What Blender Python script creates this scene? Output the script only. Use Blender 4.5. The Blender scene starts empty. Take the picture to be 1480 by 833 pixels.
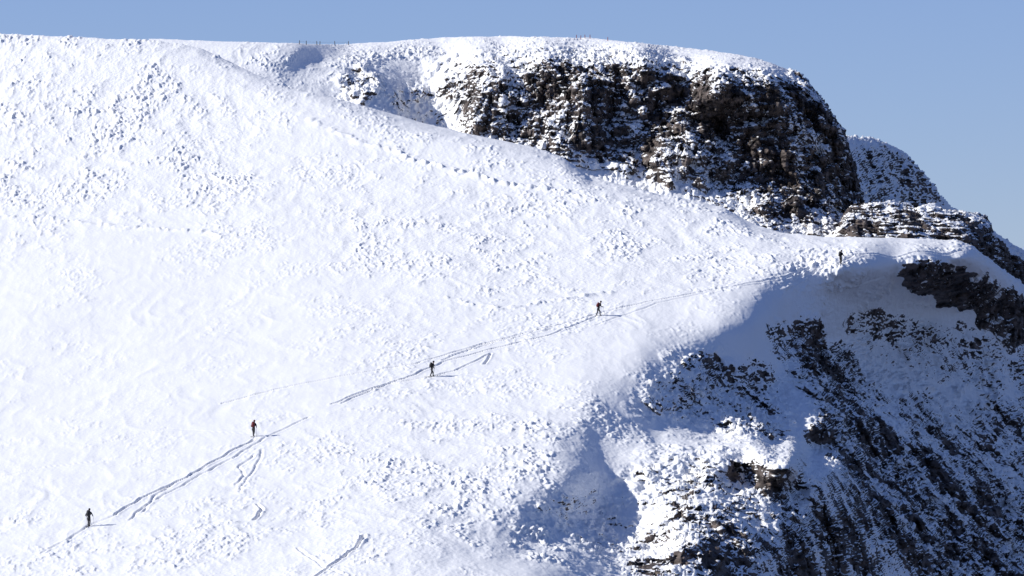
import bpy, bmesh, math
import numpy as np
from mathutils import Vector, Matrix

F32=np.float32
K=0.199/1480.0      # tangent per survey unit (bearing / elevation angle units)
rng=np.random.RandomState(7)
# ------------------------------------------------------------------ noise
_perm=rng.permutation(256).astype(np.int32); _perm=np.concatenate([_perm,_perm,_perm])
_g=rng.normal(size=(256,3)).astype(F32); _g/=np.linalg.norm(_g,axis=1)[:,None]
def perlin(x,y,z=None,seed=0):
    x=np.asarray(x,F32)+F32(seed*17.31); y=np.asarray(y,F32)+F32(seed*5.77)
    z=np.full_like(x,seed*3.3+0.37) if z is None else np.asarray(z,F32)+F32(seed*9.13)
    xi=np.floor(x).astype(np.int32); yi=np.floor(y).astype(np.int32); zi=np.floor(z).astype(np.int32)
    xf=x-xi; yf=y-yi; zf=z-zi
    u=xf*xf*xf*(xf*(xf*6-15)+10); v=yf*yf*yf*(yf*(yf*6-15)+10); w=zf*zf*zf*(zf*(zf*6-15)+10)
    xi&=255; yi&=255; zi&=255
    def c(dx,dy,dz):
        h=_perm[_perm[_perm[(xi+dx)&255]+((yi+dy)&255)]+((zi+dz)&255)]
        g=_g[h]
        return g[...,0]*(xf-dx)+g[...,1]*(yf-dy)+g[...,2]*(zf-dz)
    a=c(0,0,0); a+=u*(c(1,0,0)-a)
    b=c(0,1,0); b+=u*(c(1,1,0)-b)
    a+=v*(b-a)
    d=c(0,0,1); d+=u*(c(1,0,1)-d)
    e=c(0,1,1); e+=u*(c(1,1,1)-e)
    d+=v*(e-d)
    return (a+w*(d-a))*1.5
def fbm(x,y,z=None,seed=0,oct=4,gain=0.5):
    s=0;a=1.0;f=1.0
    for i in range(oct):
        s=s+a*perlin(x*f,y*f,None if z is None else z*f,seed+i)
        a*=gain;f*=2.03
    return s
def sstep(a,b,x):
    t=np.clip((x-a)/(b-a),0,1); return t*t*(3-2*t)
def mq_fit(pts,c):
    P=np.array(pts,float); n=len(P)
    d=np.sqrt(((P[:,None,:2]-P[None,:,:2])**2).sum(-1)+c*c)
    A=np.zeros((n+3,n+3)); A[:n,:n]=d
    q=np.c_[np.ones(n),P[:,:2]]; A[:n,n:]=q; A[n:,:n]=q.T
    w=np.linalg.solve(A,np.r_[P[:,2],0,0,0])
    def ev(b,e):
        s=(w[n]+w[n+1]*b+w[n+2]*e).astype(F32)
        for i in range(n):
            s+=F32(w[i])*np.sqrt((b-F32(P[i,0]))**2+(e-F32(P[i,1]))**2+F32(c*c))
        return s
    return ev
def dens(line,step=40):
    out=[line[0]]
    for a,b in zip(line[:-1],line[1:]):
        n=max(1,int(round(math.hypot(b[0]-a[0],b[1]-a[1])/step)))
        for k in range(1,n+1): out.append(tuple(a[i]+(b[i]-a[i])*k/n for i in range(3)))
    return out
def idw(pts,b,e,p=3.0):
    num=0;den=0
    for (pb,pe,v) in pts:
        w=1.0/(((b-pb)**2+(e-pe)**2+900.0)**(p/2)); num=num+w*v; den=den+w
    return num/den
def blobs(lst,b,e):
    m=np.zeros_like(b)
    for (cb,ce,rb,re,ang,s) in lst:
        a=math.radians(ang); db=b-cb; de=e-ce
        u=(db*math.cos(a)+de*math.sin(a))/rb; v=(-db*math.sin(a)+de*math.cos(a))/re
        m=np.maximum(m,s*np.clip(1.35-0.85*(u*u+v*v),0,1))
    return m

# ------------------------------------------------------------------ materials
def nt(name):
    m=bpy.data.materials.new(name); m.use_nodes=True
    t=m.node_tree; return m,t,t.nodes['Principled BSDF']
def terrain_material(name,rock_a,rock_b):
    m,t,p=nt(name); N=t.nodes; L=t.links
    geo=N.new('ShaderNodeNewGeometry')
    at=N.new('ShaderNodeAttribute'); at.attribute_name='rock'
    n1=N.new('ShaderNodeTexNoise'); n1.inputs['Scale'].default_value=1.3; n1.inputs['Detail'].default_value=6; n1.inputs['Roughness'].default_value=0.6
    L.new(geo.outputs['Position'],n1.inputs['Vector'])
    ma=N.new('ShaderNodeMath'); ma.operation='MULTIPLY_ADD'; ma.inputs[1].default_value=0.36; 
    L.new(n1.outputs['Fac'],ma.inputs[0]); 
    sub=N.new('ShaderNodeMath'); sub.operation='SUBTRACT'; sub.inputs[1].default_value=0.18
    L.new(at.outputs['Fac'],sub.inputs[0]); L.new(sub.outputs[0],ma.inputs[2])
    r=N.new('ShaderNodeMapRange'); r.inputs['From Min'].default_value=0.47; r.inputs['From Max'].default_value=0.53
    L.new(ma.outputs[0],r.inputs['Value'])
    mp=N.new('ShaderNodeMapping'); mp.inputs['Scale'].default_value=(0.5,0.5,1.2)
    L.new(geo.outputs['Position'],mp.inputs['Vector'])
    n2=N.new('ShaderNodeTexNoise'); n2.inputs['Scale'].default_value=1.0; n2.inputs['Detail'].default_value=7
    L.new(mp.outputs[0],n2.inputs['Vector'])
    cr=N.new('ShaderNodeValToRGB'); cr.color_ramp.elements[0].position=0.36; cr.color_ramp.elements[1].position=0.68
    cr.color_ramp.elements[0].color=(*rock_a,1); cr.color_ramp.elements[1].color=(*rock_b,1)
    L.new(n2.outputs['Fac'],cr.inputs['Fac'])
    n3=N.new('ShaderNodeTexNoise'); n3.inputs['Scale'].default_value=0.25; n3.inputs['Detail'].default_value=4
    L.new(geo.outputs['Position'],n3.inputs['Vector'])
    cs=N.new('ShaderNodeValToRGB'); cs.color_ramp.elements[0].position=0.3; cs.color_ramp.elements[1].position=0.7
    cs.color_ramp.elements[0].color=(0.935,0.922,0.89,1); cs.color_ramp.elements[1].color=(0.965,0.952,0.92,1)
    L.new(n3.outputs['Fac'],cs.inputs['Fac'])
    mx=N.new('ShaderNodeMix'); mx.data_type='RGBA'
    L.new(r.outputs[0],mx.inputs['Factor']); L.new(cs.outputs[0],mx.inputs[6]); L.new(cr.outputs[0],mx.inputs[7])
    L.new(mx.outputs[2],p.inputs['Base Color'])
    p.inputs['Roughness'].default_value=0.75
    p.inputs['Specular IOR Level'].default_value=0.2
    n4=N.new('ShaderNodeTexNoise'); n4.inputs['Scale'].default_value=2.6; n4.inputs['Detail'].default_value=5
    L.new(geo.outputs['Position'],n4.inputs['Vector'])
    at2=N.new('ShaderNodeAttribute'); at2.attribute_name='rough'
    b=N.new('ShaderNodeBump'); b.inputs['Distance'].default_value=0.22
    L.new(at2.outputs['Fac'],b.inputs['Strength'])
    L.new(n4.outputs['Fac'],b.inputs['Height']); L.new(b.outputs[0],p.inputs['Normal'])
    return m
MAT=terrain_material('snow_over_basalt',(0.014,0.012,0.012),(0.17,0.134,0.115))

# ------------------------------------------------------------------ sheets
def world(b,e,R):
    return (b-740)*K*R, R, (416.5-e)*K*R
def normals(X,Y,Z):
    P=np.stack([X,Y,Z],-1)
    du=np.gradient(P,axis=1); dv=np.gradient(P,axis=0)
    n=np.cross(du,dv); n/=np.linalg.norm(n,axis=-1,keepdims=True)+1e-9
    return n.astype(F32)
class Sheet: pass
def make_sheet(b0,b1,nb,bottom,crest,nrow,Rfun,round_amp,round_len,nback,back_len,back_drop):
    S=Sheet()
    b=np.linspace(b0,b1,nb).astype(F32)
    cp=np.array(crest,float)
    cr=np.interp(b,cp[:,0],cp[:,1]).astype(F32)
    k=9; ker=np.hanning(k+2)[1:-1]; ker/=ker.sum()
    cr=np.convolve(np.pad(cr,k//2,mode='edge'),ker,'valid').astype(F32)
    t=np.linspace(0,1,nrow).astype(F32)[:,None]
    E=bottom+(cr[None,:]-bottom)*t; B=np.repeat(b[None,:],nrow,0)
    R=Rfun(B,E)
    ra=round_amp(B) if callable(round_amp) else round_amp
    R=R+ra*np.exp(-(E-cr[None,:])/round_len)
    X,Y,Z=world(B,E,R)
    tb=(np.arange(1,nback+1)/nback).astype(F32)[:,None]
    Rc=R[-1][None,:]; Yb=Rc+back_len*tb
    Xb=X[-1][None,:]+(X[-1][None,:]/Rc)*back_len*tb
    Zb=Z[-1][None,:]-back_drop*tb**1.7
    S.X=np.concatenate([X,Xb]).astype(F32);S.Y=np.concatenate([Y,Yb]).astype(F32);S.Z=np.concatenate([Z,Zb]).astype(F32)
    S.B=np.concatenate([B,np.repeat(b[None,:],nback,0)]); S.E=np.concatenate([E,np.repeat(E[-1][None,:],nback,0)])
    S.cr=cr;S.b=b;S.bottom=bottom;S.nrow=nrow;S.b0=b0;S.b1=b1;S.nb=nb
    return S
def at(S,b,e):
    j=int(round((b-S.b0)/(S.b1-S.b0)*(S.nb-1))); j=max(0,min(S.nb-1,j))
    t=(S.bottom-e)/(S.bottom-S.cr[j]); i=max(0,min(S.nrow-1,int(round(t*(S.nrow-1)))))
    return i,j
def finish(S,name,rock,rough):
    nr,nc=S.X.shape
    co=np.stack([S.X,S.Y,S.Z],-1).reshape(-1,3).astype(F32)
    idx=np.arange(nr*nc,dtype=np.int32).reshape(nr,nc)
    q=np.stack([idx[:-1,:-1],idx[:-1,1:],idx[1:,1:],idx[1:,:-1]],-1).reshape(-1,4)
    me=bpy.data.meshes.new(name)
    me.vertices.add(len(co)); me.vertices.foreach_set('co',co.ravel())
    me.loops.add(q.size); me.loops.foreach_set('vertex_index',q.ravel())
    me.polygons.add(len(q)); me.polygons.foreach_set('loop_start',np.arange(0,q.size,4,dtype=np.int32))
    me.polygons.foreach_set('use_smooth',np.ones(len(q),bool))
    for nm,arr in (('rock',rock),('rough',rough)):
        a=me.attributes.new(nm,'FLOAT','POINT'); a.data.foreach_set('value',arr.astype(F32).ravel())
    me.update(calc_edges=True)
    me.materials.append(MAT)
    o=bpy.data.objects.new(name,me); bpy.context.scene.collection.objects.link(o)
    return o

def rockify(S,M,strata=1.0,thick=1.7,amp=1.0,clump=1.0,sd=0,bias=0.0,vert=0.45,streaky=0.28,chute=.35,rimec=.3,column=0.0):
    """displace rock zones: bedded ledges, vertical joints, rime clumps; returns rock exposure"""
    X,Y,Z=S.X,S.Y,S.Z
    wob=fbm(X/14,Y/14,Z/14,sd+1,3)
    butt=fbm(X/6.0+wob*.4,Y/9,Z/24,sd+4,4)
    Y=Y-M*amp*2.8*butt
    q=Z/thick+0.9*wob+0.35*perlin(X/3,Y/3,Z/3,sd+9)
    fr=q-np.floor(q); ter=(np.floor(q)+sstep(0.62,0.98,fr)-q)
    q2=Z/(thick*0.42)+1.2*wob+0.5*perlin(X/1.7,Y/1.7,Z/1.7,sd+11)
    fr2=q2-np.floor(q2); ter2=(np.floor(q2)+sstep(0.55,0.98,fr2)-q2)
    loc=sstep(-.25,.35,perlin(X/5,Y/5,Z/5,sd+21))
    Y=Y+M*strata*(1.5*ter*loc+0.5*ter2*(1-.5*loc))
    # blocky joints
    cellx=np.floor(X/1.3+.6*wob+.25*perlin(X,Y,Z/4,sd+71)); cellz=np.floor(q)
    blk=np.sin(cellx*12.9898+cellz*78.233)*43758.5453; blk=(blk-np.floor(blk))-.5
    Y=Y+M*strata*.8*blk.astype(F32)
    cellw=np.floor(X/2.4+.8*wob+.12*perlin(X,Y,Z/9,sd+72)); cz2=np.floor(Z/7+wob)
    col=np.sin(cellw*39.346+cz2*11.135)*24634.63; col=(col-np.floor(col))-.5
    Y=Y+M*column*1.6*col.astype(F32)
    jo=1-np.abs(fbm(X/1.5,Y/2.5,Z/6.5,sd+13,3))*2
    Y=Y-M*amp*vert*jo
    S.X,S.Y,S.Z=X,Y,Z
    n=normals(X,Y,Z)
    cl=fbm(X/1.15,Y/1.15,Z/1.6,sd+15,3)
    rime=sstep(.08,.5,cl)
    d=clump*M*(0.42*rime+0.10*cl)
    X=X+n[...,0]*d;Y=Y+n[...,1]*d;Z=Z+n[...,2]*d
    S.X,S.Y,S.Z=X,Y,Z
    n=normals(X,Y,Z)
    patch=fbm(X/4.5,Y/5,Z/7.5,sd+31,3)
    ch=sstep(.08,.34,np.abs(fbm(X/7+.3*wob,Y/9,Z/26,sd+51,2)))
    streak=fbm(X/0.9,Y/1.3,Z/3.0,sd+35,3)
    Mr=np.minimum(M,1.15)
    ex=Mr*(0.82+bias)+0.6*patch*Mr+streaky*streak*Mr-0.9*(np.clip(n[...,2],-.2,1)-0.25)*sstep(0,.3,M)-rimec*rime*Mr-chute*(1-ch)*Mr
    ex=np.where(M<0.03,0,ex)
    return ex,n

def snow_lumps(S,amp,sd=0,swell_amp=.22):
    X,Y,Z=S.X,S.Y,S.Z
    n0=normals(X,Y,Z)
    w=perlin(X/6,Y/9,Z/6,sd+3); w2=.35*perlin(X/1.3,Y/2,Z/1.3,sd+4)
    a=perlin(X/0.74+w+w2,Y/1.6-w2,Z/1.0,sd+1); b=perlin(X/.36+w2,Y/.8+w,Z/.5,sd+2); c=perlin(X/2.2,Y/4.6,Z/2.4,sd+5)
    den=sstep(-.2,.6,perlin(X/8,Y/15,Z/8,sd+7)+0.8*c)
    h=(0.18*sstep(0.06,0.28,a)*(1+.6*b)+0.12*sstep(0.06,.28,b))*(0.15+0.85*den)+0.09*c
    rp=np.abs(perlin(X/1.6+Y/16+.6*w,Y/9.0-X/9,Z/2,sd+8))
    rp2=np.abs(perlin(X/4.2+Y/20+w,Y/16.0-X/12,Z/4,sd+18))
    fine=0.075*(.4-rp)+0.18*(.4-rp2)+0.013*fbm(X/.5,Y/2.4,Z/.8,sd+9,2)
    swell=swell_amp*perlin(X/17,Y/34,None,sd+12)
    d=amp*h+fine*(.5+.5*np.minimum(amp,1))+swell
    S.X=X+n0[...,0]*d;S.Y=Y+n0[...,1]*d;S.Z=Z+n0[...,2]*d

# ================= main slope (open slope, near spur faces, bay, shelf) =================
crestA=[(-260,47),(0,50),(130,55),(230,60),(290,70),(350,98),(420,130),(500,148),(560,163),(630,183),(700,200),(770,213),(815,228),(855,258),(900,268),(960,283),(1040,299),(1090,325),(1130,338),(1200,343),(1300,345),(1385,348),(1410,360),(1450,392),(1480,412),(1700,520)]
pe=np.polyfit([900,833,761,632,545,457,383,200,50],[455,477,500,548,585,618,648,700,737],3)
def open_slope(b,e):
    bb=np.asarray(b,float)
    r=np.polyval(pe,e)-0.020*(bb-500)+0.026*150*(np.logaddexp(0,(bb-620)/150)-np.logaddexp(0,-120/150))
    return r.astype(F32) if isinstance(b,np.ndarray) else float(r)
zero=[(-260,900),(-260,650),(-260,400),(-260,200),(-260,47),(0,900),(0,760),(0,560),(0,350),(0,180),(0,50),(250,850),(200,650),(250,450),(250,250),(300,62),
 (450,900),(450,760),(450,600),(450,400),(450,250),(415,128),(600,900),(600,800),(620,700),(650,600),(650,480),(650,350),(600,180),(640,250),(680,860),(740,880),
 (770,640),(780,560),(800,460),(800,360),(800,260),(864,457),(920,520),(900,490),(880,540),(850,590),(940,430),(930,400),(930,350),(930,275),(1040,400),(1040,300),(1130,340),(1130,390),(1215,383),(1250,346),(1215,365)]
RAr=[]
for L_ in ([(985,470,613),(1040,464,615),(1095,470,620)],
 [(1005,500,606),(1060,502,612),(1110,508,621)],
 [(1300,348,664),(1395,352,670)],
 [(1150,440,638),(1200,412,645),(1265,392,650),(1330,386,656),(1400,364,666)],
 [(1180,470,643),(1240,440,660),(1300,425,671),(1345,425,682),(1400,430,692),(1480,440,712)],
 [(1130,492,632),(1200,500,652),(1300,495,678),(1400,500,698),(1480,510,716),(1600,520,745)],
 [(1160,550,624),(1230,570,642),(1330,590,664),(1480,620,696),(1600,640,715)],
 [(1185,620,602),(1250,680,612),(1330,740,618),(1420,820,625),(1480,880,620)],
 [(1250,600,634),(1340,660,644),(1480,730,664),(1700,800,700)],
 [(990,550,594),(1040,557,604),(1110,567,615)],
 [(960,605,576),(1040,612,586),(1120,622,596)],
 [(950,630,566),(1040,634,574),(1120,642,580),(1165,657,588)],
 [(860,652,550),(940,648,556),(1040,648,560),(1110,652,560),(1150,662,560),(1180,690,560)],
 [(900,672,548),(1000,680,549),(1080,685,551),(1150,700,553),(1200,750,557)],
 [(690,790,494),(715,768,502),(760,738,513),(830,690,531)],
 [(760,793,500),(810,762,517),(860,725,535)],
 [(770,828,483),(820,838,487)],
 [(830,808,501),(870,780,521),(900,742,534)],
 [(850,900,470),(905,838,503),(940,780,523)],
 [(980,760,522),(1050,760,524),(1130,775,532),(1190,810,545)],
 [(960,833,506),(1040,840,510),(1120,850,520),(1200,880,540)],
 [(1250,833,572),(1300,900,580)],
 [(1000,900,492),(1120,900,508)]):
    RAr+=dens(L_,55)
RA=[(b,e,0.0) for b,e in zero]+[(b,e,r-open_slope(b,e)) for b,e,r in RAr]
fA=mq_fit(RA,22)
A=make_sheet(-260,1700,1500,900,crestA,800,lambda b,e:open_slope(b,e)+fA(b,e),lambda b:3+6*sstep(430,620,b),9,50,90,38)
Bw=A.B+18*fbm(A.X/5,A.Y/9,A.Z/5,60,2); Ew=A.E+16*fbm(A.X/5,A.Y/9,A.Z/5,61,2)
M=blobs([(1400,422,95,28,20,1.0),(1335,405,36,14,10,.8),(1455,470,50,26,30,1.0),
 (1190,545,85,42,60,1.1),(1250,640,110,60,55,1.15),(1340,740,160,90,40,1.15),(1430,790,160,110,20,1.15),(1390,640,120,40,25,.85),(1500,640,110,50,30,.8),(1390,520,170,44,18,.5),
 (1050,575,90,50,-10,.8),(960,570,50,30,-30,.6),(1150,500,40,30,50,.9),(1030,525,60,16,10,.8),(1090,610,70,30,0,.9),
 (1080,740,170,90,10,.97),(945,690,36,24,0,.9),(1000,810,120,70,0,.92),(1190,800,90,90,60,1.1),(880,775,60,40,-30,.62),(830,740,60,30,-20,.5)],Bw,Ew)
M[A.nrow:]=0
smooth=[(0,250,1.0),(150,150,1.1),(0,100,1.0),(300,220,.95),(500,120,.5),(450,210,.4),(600,250,.45),(700,300,.55),(550,330,.8),(700,370,.9),(900,340,.85),(1000,390,.9),(1150,390,.8),(0,300,.8),(150,300,.8),(0,340,.2),(150,345,.15),(250,360,.2),(200,390,.04),(0,450,.03),(400,450,.08),(550,430,.3),(200,550,.03),(450,560,.06),(700,500,.12),(750,440,.4),(0,620,.15),(0,700,.4),(150,640,.2),(300,600,.08),(650,620,.45),(550,680,.7),(750,680,.9),(620,720,.8),(400,700,.3),(850,640,.8),(830,540,.2),(930,500,.1),(1030,460,.06),(1080,470,.1),(1000,430,.25),(300,800,.5),(100,833,.5),(550,800,.5),(800,825,.2),(1200,440,.9),(1300,500,1.3),(1300,370,.3),(1450,560,1.4)]
amp=idw(smooth,A.B,A.E)
amp=amp*(1-0.4*np.clip(M,0,1))+1.0*blobs([(1320,510,200,80,25,1.0),(830,755,90,60,-20,1.2),(1040,570,110,60,0,1)],A.B,A.E)
snow_lumps(A,amp.astype(F32),0,.2)
tracks=[([(165,746),(215,716),(270,690),(330,656),(368,636)],.19),([(185,752),(222,724),(280,692),(338,662),(385,632),(445,604)],.13),
 ([(210,742),(222,718),(250,700)],.13),([(480,586),(540,562),(600,542),(640,524),(700,508),(790,486),(862,458)],.2),([(495,584),(560,556),(620,546),(660,536),(700,516),(712,512),(700,528)],.18),
 ([(320,583),(420,560),(520,541),(600,527),(700,497),(800,472),(870,452),(945,436),(1040,418),(1130,402)],.17),([(640,522),(690,500),(740,490)],.17),([(650,516),(720,494),(800,476)],.13),
 ([(1130,402),(1170,388),(1212,382),(1240,368)],.24),([(1150,400),(1190,384),(1225,374)],.2),([(455,833),(490,810),(512,795),(526,776)],.24),([(366,752),(378,738),(372,730)],.22),([(380,650),(372,675),(350,700),(345,712)],.1),
 ([(60,800),(100,778),(122,764),(165,746)],.11),([(430,790),(470,820),(500,833)],.1),([(1225,372),(1300,372),(1390,362)],.18),([(0,690),(60,676),(130,668)],.08),
 ([(150,640),(240,620),(366,628)],.07),([(860,470),(950,440),(1100,410)],.1),([(340,700),(352,688),(346,676),(366,660)],.1),([(190,748),(228,750),(270,742)],.1),
 ([(560,215),(610,236),(660,250),(730,266),(800,276),(850,290)],-.32),([(-40,312),(80,318),(180,330),(290,334),(330,345)],-.16),([(640,430),(720,446),(800,436),(880,424)],-.2),([(430,168),(520,205),(600,228)],-.15)]
gro=np.zeros_like(A.X)
for pl,dep in tracks:
    pts=[]
    for (b_,e_) in pl:
        i,j=at(A,b_,e_); pts.append((A.X[i,j],A.Y[i,j]))
    wd=.12 if dep>0 else .7
    for (p,q_) in zip(pts[:-1],pts[1:]):
        mg=2.5
        mk=(A.X>min(p[0],q_[0])-mg)&(A.X<max(p[0],q_[0])+mg)&(A.Y>min(p[1],q_[1])-mg)&(A.Y<max(p[1],q_[1])+mg)
        x=A.X[mk]+(0.3 if dep>0 else 1.2)*perlin(A.Y[mk]/3,A.X[mk]/3,None,77);y=A.Y[mk]
        dx,dy=q_[0]-p[0],q_[1]-p[1]; l2=dx*dx+dy*dy+1e-6
        t=np.clip(((x-p[0])*dx+(y-p[1])*dy)/l2,0,1)
        d=np.hypot(x-p[0]-t*dx,y-p[1]-t*dy)
        g=-dep*np.exp(-(d/wd)**2)
        if dep>0: g=g+dep*.3*np.exp(-((d-.3)/.14)**2)
        else: g=g*(.3+1.1*sstep(-.1,.3,perlin(x/.9,y/1.4,None,78)))
        cur=gro[mk]; gro[mk]=np.where(np.abs(g)>np.abs(cur),g,cur)
A.Z=A.Z+gro
exA,nA=rockify(A,M,0.85,1.9,1.1,.8,100,0.23,.75,.30,.48,.32,.3)
roughA=np.clip(0.06+0.38*amp+0.4*M,0,.8)
finish(A,'snow_slope',exA,roughA)

# ================= headland cliff =================
crestB=[(215,56),(260,58),(330,61),(430,63),(490,65),(560,61),(640,55),(740,53),(850,56),(950,65),(1030,74),(1090,84),(1150,104),(1176,128),(1192,152),(1216,186),(1228,225),(1238,262),(1248,300),(1262,350),(1275,400)]
RB=[(500,190,722),(500,130,734),(500,95,744),(500,68,762),(460,150,728),
(545,120,738),(560,180,726),(610,110,752),(610,180,736),(640,150,742),(640,200,732),(620,80,762),(640,56,778),
(680,120,737),(700,180,728),(700,80,748),(720,56,774),(760,220,721),(780,130,732),(780,85,742),
(850,100,736),(850,180,727),(850,260,718),(850,60,768),(930,120,736),(930,200,728),(930,280,716),(940,80,745),(950,66,768),
(1000,140,730),(1000,220,722),(1040,95,738),(1040,180,731),(1040,270,720),(1040,310,710),(1040,75,762),(1120,110,738),(1120,200,728),(1120,280,720),(1120,330,706),(1150,105,752),
(1180,150,742),(1190,220,736),(1190,290,728),(1190,330,712),(1225,250,746),(1230,300,738),(1230,335,722),(1262,350,755),(1275,400,760),(1200,400,705),(1000,400,695),(700,400,695),(500,400,690)]
RB+=[(b,e,open_slope(b,e)+o) for b,e,o in ((215,200,9),(215,60,5),(260,120,6),(260,70,5),(330,66,6),(340,130,7),(380,180,9),(390,110,7),(430,66,10),(430,100,10),(300,300,20),(400,300,20),(260,400,25))]
Bs=make_sheet(215,1275,1030,400,crestB,460,mq_fit(RB,24),lambda b:3+7*sstep(430,600,b),6,40,120,25)
Bw=Bs.B+16*fbm(Bs.X/5,Bs.Y/9,Bs.Z/5,62,2); Ew=Bs.E+14*fbm(Bs.X/5,Bs.Y/9,Bs.Z/5,63,2)
MB=blobs([(960,170,310,92,12,1.0),(1120,210,150,120,30,1.1),(850,150,130,80,0,1.0),(700,130,60,50,0,.8),(520,120,40,22,0,.6),(600,160,60,50,0,.45),(1150,320,130,25,5,.85),(1215,240,40,110,-12,1.1),(1120,120,90,30,15,.95),(760,190,100,34,15,.95),(900,104,300,12,4,.45)],Bw,Ew)
MB[Bs.nrow:]*=0.2
crB=np.interp(Bs.B,[c[0] for c in crestB],[c[1] for c in crestB])
edge=sstep(2,30,Bs.E-crB)
MB=(MB*(.35+.65*np.where(Bs.B<1140,edge,1))).astype(F32)
ampB=(0.9+0.5*sstep(450,600,Bs.B))*(.3+.7*edge)
snow_lumps(Bs,ampB.astype(F32),40)
exB,nB=rockify(Bs,MB,1.45,2.4,1.4,.7,200,0.25,.8,.22,.42,.28,1.1)
finish(Bs,'headland_cliff',exB,np.clip(0.2+0.3*MB,0,.8))

# ================= farther crag =================
crestC=[(1150,190),(1228,199),(1262,202),(1284,208),(1300,216),(1318,232),(1334,252),(1352,276),(1370,298),(1386,308),(1420,322),(1450,345),(1480,362),(1560,400),(1700,450)]
RC=[(1150,190,820),(1150,450,790),(1228,200,860),(1228,330,825),(1284,208,890),(1284,330,858),(1334,252,910),(1334,350,882),(1380,306,930),(1380,380,900),(1480,362,960),(1480,460,930),(1700,450,1040),(1700,600,1000)]
C=make_sheet(1150,1700,420,470,crestC,260,mq_fit(RC,20),10,5,20,120,40)
MC=0.62*blobs([(1290,270,90,60,30,1)],C.B,C.E)
snow_lumps(C,np.full_like(C.X,1.6),80)
exC,_=rockify(C,np.maximum(MC,.2).astype(F32),.8,2.2,1.2,1.5,300,0.12,.8,.5,.2)
exC=np.where(C.B>1380,exC-.3,exC)
finish(C,'distant_crag',exC,np.full_like(C.X,.6))

# ================= bedded outcrop on the shelf =================
crestD=[(1190,345),(1212,330),(1222,306),(1236,294),(1290,292),(1312,293),(1322,303),(1336,296),(1352,294),(1362,304),(1400,306),(1422,311),(1430,322),(1434,340),(1448,350),(1460,368),(1480,378),(1560,420),(1700,500)]
RD=[(1190,345,698),(1190,440,692),(1236,294,706),(1236,345,690),(1236,440,688),(1312,293,710),(1312,346,692),(1312,440,694),(1400,306,718),(1400,350,700),(1400,440,706),(1432,340,716),(1450,400,728),(1480,378,742),(1480,440,740),(1560,440,770),(1700,500,800),(1700,600,800)]
D=make_sheet(1190,1700,520,440,crestD,280,mq_fit([(b,e,r) for b,e,r in RD],12),4,4,20,60,25)
MD=blobs([(1275,322,90,40,3,1.1),(1390,328,80,36,8,1.1),(1450,370,70,46,35,1.1),(1390,350,70,20,5,.9)],D.B+6*perlin(D.X/3,D.Y/3,D.Z/3,66),D.E)
snow_lumps(D,np.full_like(D.X,.5),120)
exD,_=rockify(D,MD,1.7,1.25,.8,.45,400,0.22,.5,.3,.1)
finish(D,'rock_outcrop',exD,np.clip(.3+.4*MD,0,.8))

# ================= land below reaching the horizon =================
n=160
ax=np.sign(np.linspace(-1,1,n))*np.abs(np.linspace(-1,1,n))**3*40000
GX,GY=np.meshgrid(ax,ax+700)
g=Sheet(); g.X=GX.astype(F32); g.Y=GY.astype(F32)
g.Z=(-190+25*fbm(g.X/900,g.Y/900,None,9,4)).astype(F32)
finish(g,'valley_ground',np.full_like(g.X,0.6),np.full_like(g.X,.3))  # unseen floor made mostly dark rock to cut bounce light into the shadows

# ------------------------------------------------------------------ small materials
def simple(name,col,rough=.7,var=.25,scale=25):
    m,t,p=nt(name); N=t.nodes;L=t.links
    tc=N.new('ShaderNodeTexCoord'); no=N.new('ShaderNodeTexNoise'); no.inputs['Scale'].default_value=scale
    L.new(tc.outputs['Object'],no.inputs['Vector'])
    cr=N.new('ShaderNodeValToRGB'); cr.color_ramp.elements[0].color=(*[c*(1-var) for c in col],1); cr.color_ramp.elements[1].color=(*[min(1,c*(1+var)) for c in col],1)
    L.new(no.outputs['Fac'],cr.inputs['Fac']); L.new(cr.outputs[0],p.inputs['Base Color']); p.inputs['Roughness'].default_value=rough
    return m
M_black=simple('black_shell_fabric',(.010,.010,.013)); M_dark=simple('charcoal_trousers',(.008,.008,.01))
M_red=simple('red_fabric',(.13,.01,.012)); M_skin=simple('skin',(.4,.24,.18),.5,.1)
M_glove=simple('glove_leather',(.02,.018,.016)); M_ski=simple('ski_topsheet',(.03,.03,.035),.4); M_pole=simple('pole_alloy',(.04,.04,.04),.4)
M_hair=simple('brown_hair',(.04,.025,.02)); M_eye=simple('eye',(.02,.02,.02),.2); M_lip=simple('lip',(.4,.15,.13)); M_wood=simple('weathered_post',(.06,.045,.035)); M_redpost=simple('red_marker_paint',(.25,.04,.03))

def skin_mesh(name,verts,edges,radii,root=0,sub=1):
    me=bpy.data.meshes.new(name+'_c'); me.from_pydata([tuple(v) for v in verts],edges,[])
    o=bpy.data.objects.new(name+'_c',me); bpy.context.scene.collection.objects.link(o)
    o.modifiers.new('s','SKIN'); s=o.modifiers.new('ss','SUBSURF'); s.levels=sub; s.render_levels=sub
    for i,r in enumerate(radii):
        rr=r if isinstance(r,tuple) else (r,r)
        me.skin_vertices[0].data[i].radius=rr; me.skin_vertices[0].data[i].use_root=(i==root)
    dg=bpy.context.evaluated_depsgraph_get(); dg.update()
    m2=bpy.data.meshes.new_from_object(o.evaluated_get(dg)); m2.name=name
    bpy.data.objects.remove(o); 
    for p in m2.polygons: p.use_smooth=True
    return m2
def ell(bm,c,s,seg=12,rot=None):
    mt=Matrix.Translation(c)@(rot if rot else Matrix())@Matrix.Diagonal((s[0],s[1],s[2],1))
    return bmesh.ops.create_uvsphere(bm,u_segments=seg,v_segments=max(6,seg//2+2),radius=1,matrix=mt)['verts']
def child(parent,name,me,mats,loc=None):
    if mats: 
        me.materials.clear()
        for m in mats: me.materials.append(m)
    o=bpy.data.objects.new(name,me); bpy.context.scene.collection.objects.link(o); o.parent=parent
    return o
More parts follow.
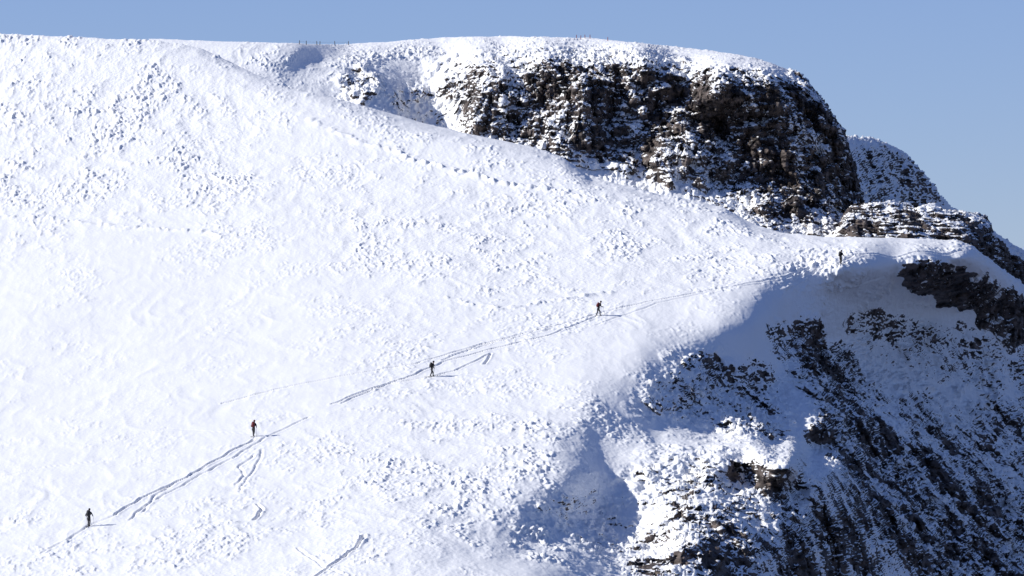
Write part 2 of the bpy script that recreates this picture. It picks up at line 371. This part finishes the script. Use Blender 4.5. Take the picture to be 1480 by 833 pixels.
def bm_child(parent,name,fn,mats):
    bm=bmesh.new(); fn(bm); me=bpy.data.meshes.new(name); bm.to_mesh(me); bm.free()
    for p in me.polygons: p.use_smooth=True
    return child(parent,name,me,mats)
def tube(bm,a,b,r1,r2,seg=8):
    a=Vector(a);b=Vector(b);d=b-a
    rot=d.to_track_quat('Z','Y').to_matrix().to_4x4()
    bmesh.ops.create_cone(bm,cap_ends=True,segments=seg,radius1=r1,radius2=r2,depth=d.length,matrix=Matrix.Translation((a+b)/2)@rot)

def make_skier(pos,heading,jacket,pack,pose,hat):
    root=bpy.data.objects.new('skier',None); bpy.context.scene.collection.objects.link(root)
    root.location=pos; root.rotation_euler=(0,0,heading)   # local +Y = travel direction
    st=pose['stride']; ln=pose['lean']; hL,hR=pose['hands']
    S=pose.get('side',1)
    pel=Vector((0,-.03,.93)); che=Vector((0,.05+ln*.3,1.25)); nk=Vector((0,.07+ln*.5,1.49)); hd0=nk+Vector((0,.03,.09)); hd1=nk+Vector((0,.05,.2))
    V=[pel,(pel+che)/2+Vector((0,-.01,0)),che,che+Vector((0,.02,.14)),nk,hd0,hd1]
    E=[(0,1),(1,2),(2,3),(3,4),(4,5),(5,6)]; Rr=[(.165,.135),(.15,.125),(.18,.14),(.16,.12),.07,.085,.095]
    feet=[]
    for s,off in ((-1,st*S),(1,-st*S)):
        hip=Vector((s*.1,-.02,.86)); an=Vector((s*.12,off,.11)); kn=Vector((s*.115,off*.55+.09,.5)); to=Vector((s*.12,off+.19,.07))
        i=len(V); V+=[hip,kn,an,to]; E+=[(0,i),(i,i+1),(i+1,i+2),(i+2,i+3)]; Rr+=[.115,.078,.065,.055]; feet.append(an)
    wr=[]
    for s,h in ((-1,Vector(hL)),(1,Vector(hR))):
        sh=V[3]+Vector((s*.2,0,.0)); h=Vector(h); mid=(sh+h)/2; el=mid+Vector((s*.09,-.10,-.08))
        i=len(V); V+=[sh,el,h]; E+=[(3,i),(i,i+1),(i+1,i+2)]; Rr+=[.078,.055,.038]; wr.append((h,(h-el).normalized(),s))
    me=skin_mesh('body',V,E,Rr,0,2)
    for m in (jacket,M_dark,M_skin,M_black): me.materials.append(m)
    for p in me.polygons:
        z=p.center.z
        p.material_index=3 if z<.2 else 1 if z<.86 and abs(p.center.x)<.26 and not(z>.8 and p.center.y>.25) else 2 if (z>nk.z+.03 and abs(p.center.x)<.14) else 0
    o=bpy.data.objects.new('body',me); bpy.context.scene.collection.objects.link(o); o.parent=root
    hc=nk+Vector((0,.05,.165))
    def face(bm):
        ell(bm,hc+Vector((0,.115,-.005)),(.016,.024,.03)); ell(bm,hc+Vector((.09,0,0)),(.015,.03,.036)); ell(bm,hc+Vector((-.09,0,0)),(.015,.03,.036))
    bm_child(root,'nose_and_ears',face,[M_skin])
    bm_child(root,'eyes',lambda bm:[ell(bm,hc+Vector((s*.034,.093,.022)),(.014,.01,.009)) for s in (-1,1)],[M_eye])
    bm_child(root,'mouth',lambda bm:ell(bm,hc+Vector((0,.095,-.05)),(.028,.01,.008)),[M_lip])
    bm_child(root,'hair',lambda bm:ell(bm,hc+Vector((0,-.03,-.0)),(.1,.09,.11)),[M_hair])
    bm_child(root,'beanie',lambda bm:ell(bm,hc+Vector((0,-.005,.06)),(.112,.12,.1),16),[hat])
    for (w,d,s) in wr:
        nm='left' if s<0 else 'right'
        fw=Vector((0,1,0)); side=Vector((s,0,0)); 
        Vh=[w,w+fw*.045,w+fw*.085]; Eh=[(0,1),(1,2)]; Rh=[.03,.036,.036]
        for k in range(4):
            base=w+fw*.075+Vector((0,0,.03-.02*k)); L=[.042,.047,.043,.034][k]
            p1=base+fw*L*.8+side*-.004; p2=p1-side*L*.7+fw*.006; p3=p2-side*.008-fw*L*.6
            i=len(Vh); Vh+=[base,p1,p2,p3]; Eh+=[(2,i),(i,i+1),(i+1,i+2),(i+2,i+3)]; Rh+=[.011,.0105,.0098,.009]
        b1=w+fw*.03-side*.02+Vector((0,0,.02)); b2=b1-side*.03+fw*.025+Vector((0,0,.015)); b3=b2+fw*.03
        i=len(Vh); Vh+=[b1,b2,b3]; Eh+=[(0,i),(i,i+1),(i+1,i+2)]; Rh+=[.014,.012,.011]
        child(root,nm+'_hand',skin_mesh(nm+'_hand',Vh,Eh,Rh,0,1),[M_glove])
        grip=w+fw*.085-side*.022
        tip=Vector((w.x+s*.1,pose['tips'][0 if s<0 else 1],0.0))
        def pole(bm):
            dn=(tip-grip).normalized()
            tube(bm,grip-dn*.07,grip+dn*.09,.017,.016); tube(bm,grip+dn*.09,tip,.011,.008)
            b=tip-dn*.08; tube(bm,b,b+dn*.012,.045,.05,12)
            tube(bm,grip-dn*.09,grip-dn*.07,.022,.02)
        bm_child(root,nm+'_pole',pole,[M_pole])
    rx=Matrix.Rotation(-ln*.9,4,'X')
    def bp(bm):
        c=che+Vector((0,-.235,.05))
        v=ell(bm,c,(.175,.13,.30),18,rx)
        for q in v:
            l=rx.inverted()@(q.co-c)
            l.x=math.copysign(min(abs(l.x)*1.25,.165),l.x); l.z=max(-.25,min(.27,l.z*1.1)); l.y=max(-.115,min(.1,l.y*1.2)); q.co=c+rx@l
        ell(bm,c+rx@Vector((0,-.01,.27)),(.15,.12,.06),14,rx)
        ell(bm,c+rx@Vector((0,-.125,-.03)),(.11,.04,.15),12,rx)
    bm_child(root,'backpack',bp,[pack])
    def straps(bm):
        for s in (-1,1):
            pts=[che+Vector((s*.1,-.12,.22)),che+Vector((s*.1,.02,.27)),che+Vector((s*.11,.15,.14)),che+Vector((s*.13,.15,-.02)),che+Vector((s*.15,0,-.12))]
            for a,b in zip(pts[:-1],pts[1:]): tube(bm,a,b,.022,.022,6)
    bm_child(root,'pack_straps',straps,[M_black])
    for k,(an,s) in enumerate(zip(feet,(-1,1))):
        def ski(bm):
            prof=[(-.78,.0,.045),(-.5,.0,.045),(0,.0,.042),(.45,.0,.048),(.72,.015,.053),(.86,.07,.045),(.93,.14,.018)]
            rows=[]
            for (y,z,w) in prof:
                rows.append([bm.verts.new((an.x+sx*w,an.y+.06+y,z+.01+tz)) for sx,tz in ((-1,0),(1,0),(1,.018),(-1,.018))])
            for a,b in zip(rows[:-1],rows[1:]):
                for i in range(4): bm.faces.new((a[i],a[(i+1)%4],b[(i+1)%4],b[i]))
            bm.faces.new(rows[0][::-1]); bm.faces.new(rows[-1])
            bmesh.ops.recalc_face_normals(bm,faces=bm.faces)
        bm_child(root,('left' if s<0 else 'right')+'_ski',ski,[M_ski])
    return root
P1=dict(stride=.26,lean=.25,hands=((-.3,.34,1.02),(.3,.12,.98)),tips=(.55,-.05))
P2=dict(stride=.2,lean=.45,hands=((-.29,.2,.95),(.3,.45,1.08)),tips=(-.15,.75),side=-1)
P3=dict(stride=.12,lean=.1,hands=((-.36,.2,1.0),(.34,.24,1.03)),tips=(.35,.4))
def place(b,e,head,*a):
    i,j=at(A,b,e); 
    z=A.Z[max(0,i-2):i+3,max(0,j-3):j+4].mean()
    return make_skier((float(A.X[i,j]),float(A.Y[i,j]),float(z)-.02),math.radians(head),*a)
place(128,761,-18,M_black,M_black,P3,M_black)
place(366,632,-22,M_black,M_red,P1,M_red)
place(624,545,-60,M_black,M_black,P1,M_black)
place(864,457,-75,M_black,M_red,P2,M_black)
place(1215,383,-40,M_black,M_black,P3,M_black)

def posts(name,S_,lst,h,mat,wire=True):
    bm=bmesh.new(); prev=None
    for b_,lean in lst:
        i=S_.nrow-3; j=at(S_,b_,0)[1]
        p=Vector((float(S_.X[i,j]),float(S_.Y[i,j]),float(S_.Z[i,j])-.15)); t=p+Vector((lean,0,h+.15))
        tube(bm,p,t,.06,.045,8); tube(bm,t,t+Vector((0,0,.05)),.045,.01,8)
        if wire and prev: 
            tube(bm,prev+(Vector((0,0,-.15))),t+Vector((0,0,-.15)),.008,.008,5)
        prev=t
    me=bpy.data.meshes.new(name); bm.to_mesh(me); bm.free(); me.materials.append(mat)
    o=bpy.data.objects.new(name,me); bpy.context.scene.collection.objects.link(o)
posts('post_fence',Bs,[(432,.05),(443,0),(458,-.04),(462,.03),(484,-.05),(503,.02)],.55,M_wood)
posts('marker_posts',Bs,[(833,0),(839,.03),(845,-.03),(853,0),(878,0)],.55,M_redpost,False)

# ------------------------------------------------------------------ light, sky, camera
SE=math.radians(31); AZ=math.radians(-92)     # compass style azimuth, from +Y clockwise
to_sun=Vector((math.sin(AZ)*math.cos(SE),math.cos(AZ)*math.cos(SE),math.sin(SE)))
sd=bpy.data.lights.new('sun','SUN'); sd.energy=5.0; sd.angle=math.radians(.5); sd.color=(1,.985,.95)
so=bpy.data.objects.new('sun',sd); so.rotation_euler=to_sun.to_track_quat('Z','Y').to_euler(); so.location=to_sun*900; bpy.context.scene.collection.objects.link(so)
w=bpy.data.worlds.new('World'); bpy.context.scene.world=w; w.use_nodes=True
T=w.node_tree; sk=T.nodes.new('ShaderNodeTexSky'); sk.sky_type='NISHITA'; sk.sun_disc=False; sk.sun_elevation=SE; sk.sun_rotation=AZ%(2*math.pi)
sk.altitude=900; sk.air_density=1.0; sk.dust_density=.25; sk.ozone_density=2.0
tc=T.nodes.new('ShaderNodeTexCoord'); va=T.nodes.new('ShaderNodeVectorMath'); va.operation='ADD'; va.inputs[1].default_value=(0,0,.035)
T.links.new(tc.outputs['Generated'],va.inputs[0]); T.links.new(va.outputs[0],sk.inputs['Vector'])
mu=T.nodes.new('ShaderNodeVectorMath'); mu.operation='MULTIPLY'; mu.inputs[1].default_value=(.90,.96,1.38)
T.links.new(sk.outputs[0],mu.inputs[0]); T.links.new(mu.outputs[0],T.nodes['Background'].inputs['Color']); T.nodes['Background'].inputs['Strength'].default_value=.086
cam=bpy.data.cameras.new('camera'); cam.sensor_width=36; cam.lens=36/.199; cam.clip_start=1; cam.clip_end=100000
co=bpy.data.objects.new('camera',cam); co.rotation_euler=(math.pi/2,0,0); bpy.context.scene.collection.objects.link(co)
sc=bpy.context.scene; sc.camera=co
sc.view_settings.view_transform='Standard'; sc.view_settings.look='None'; sc.view_settings.exposure=0
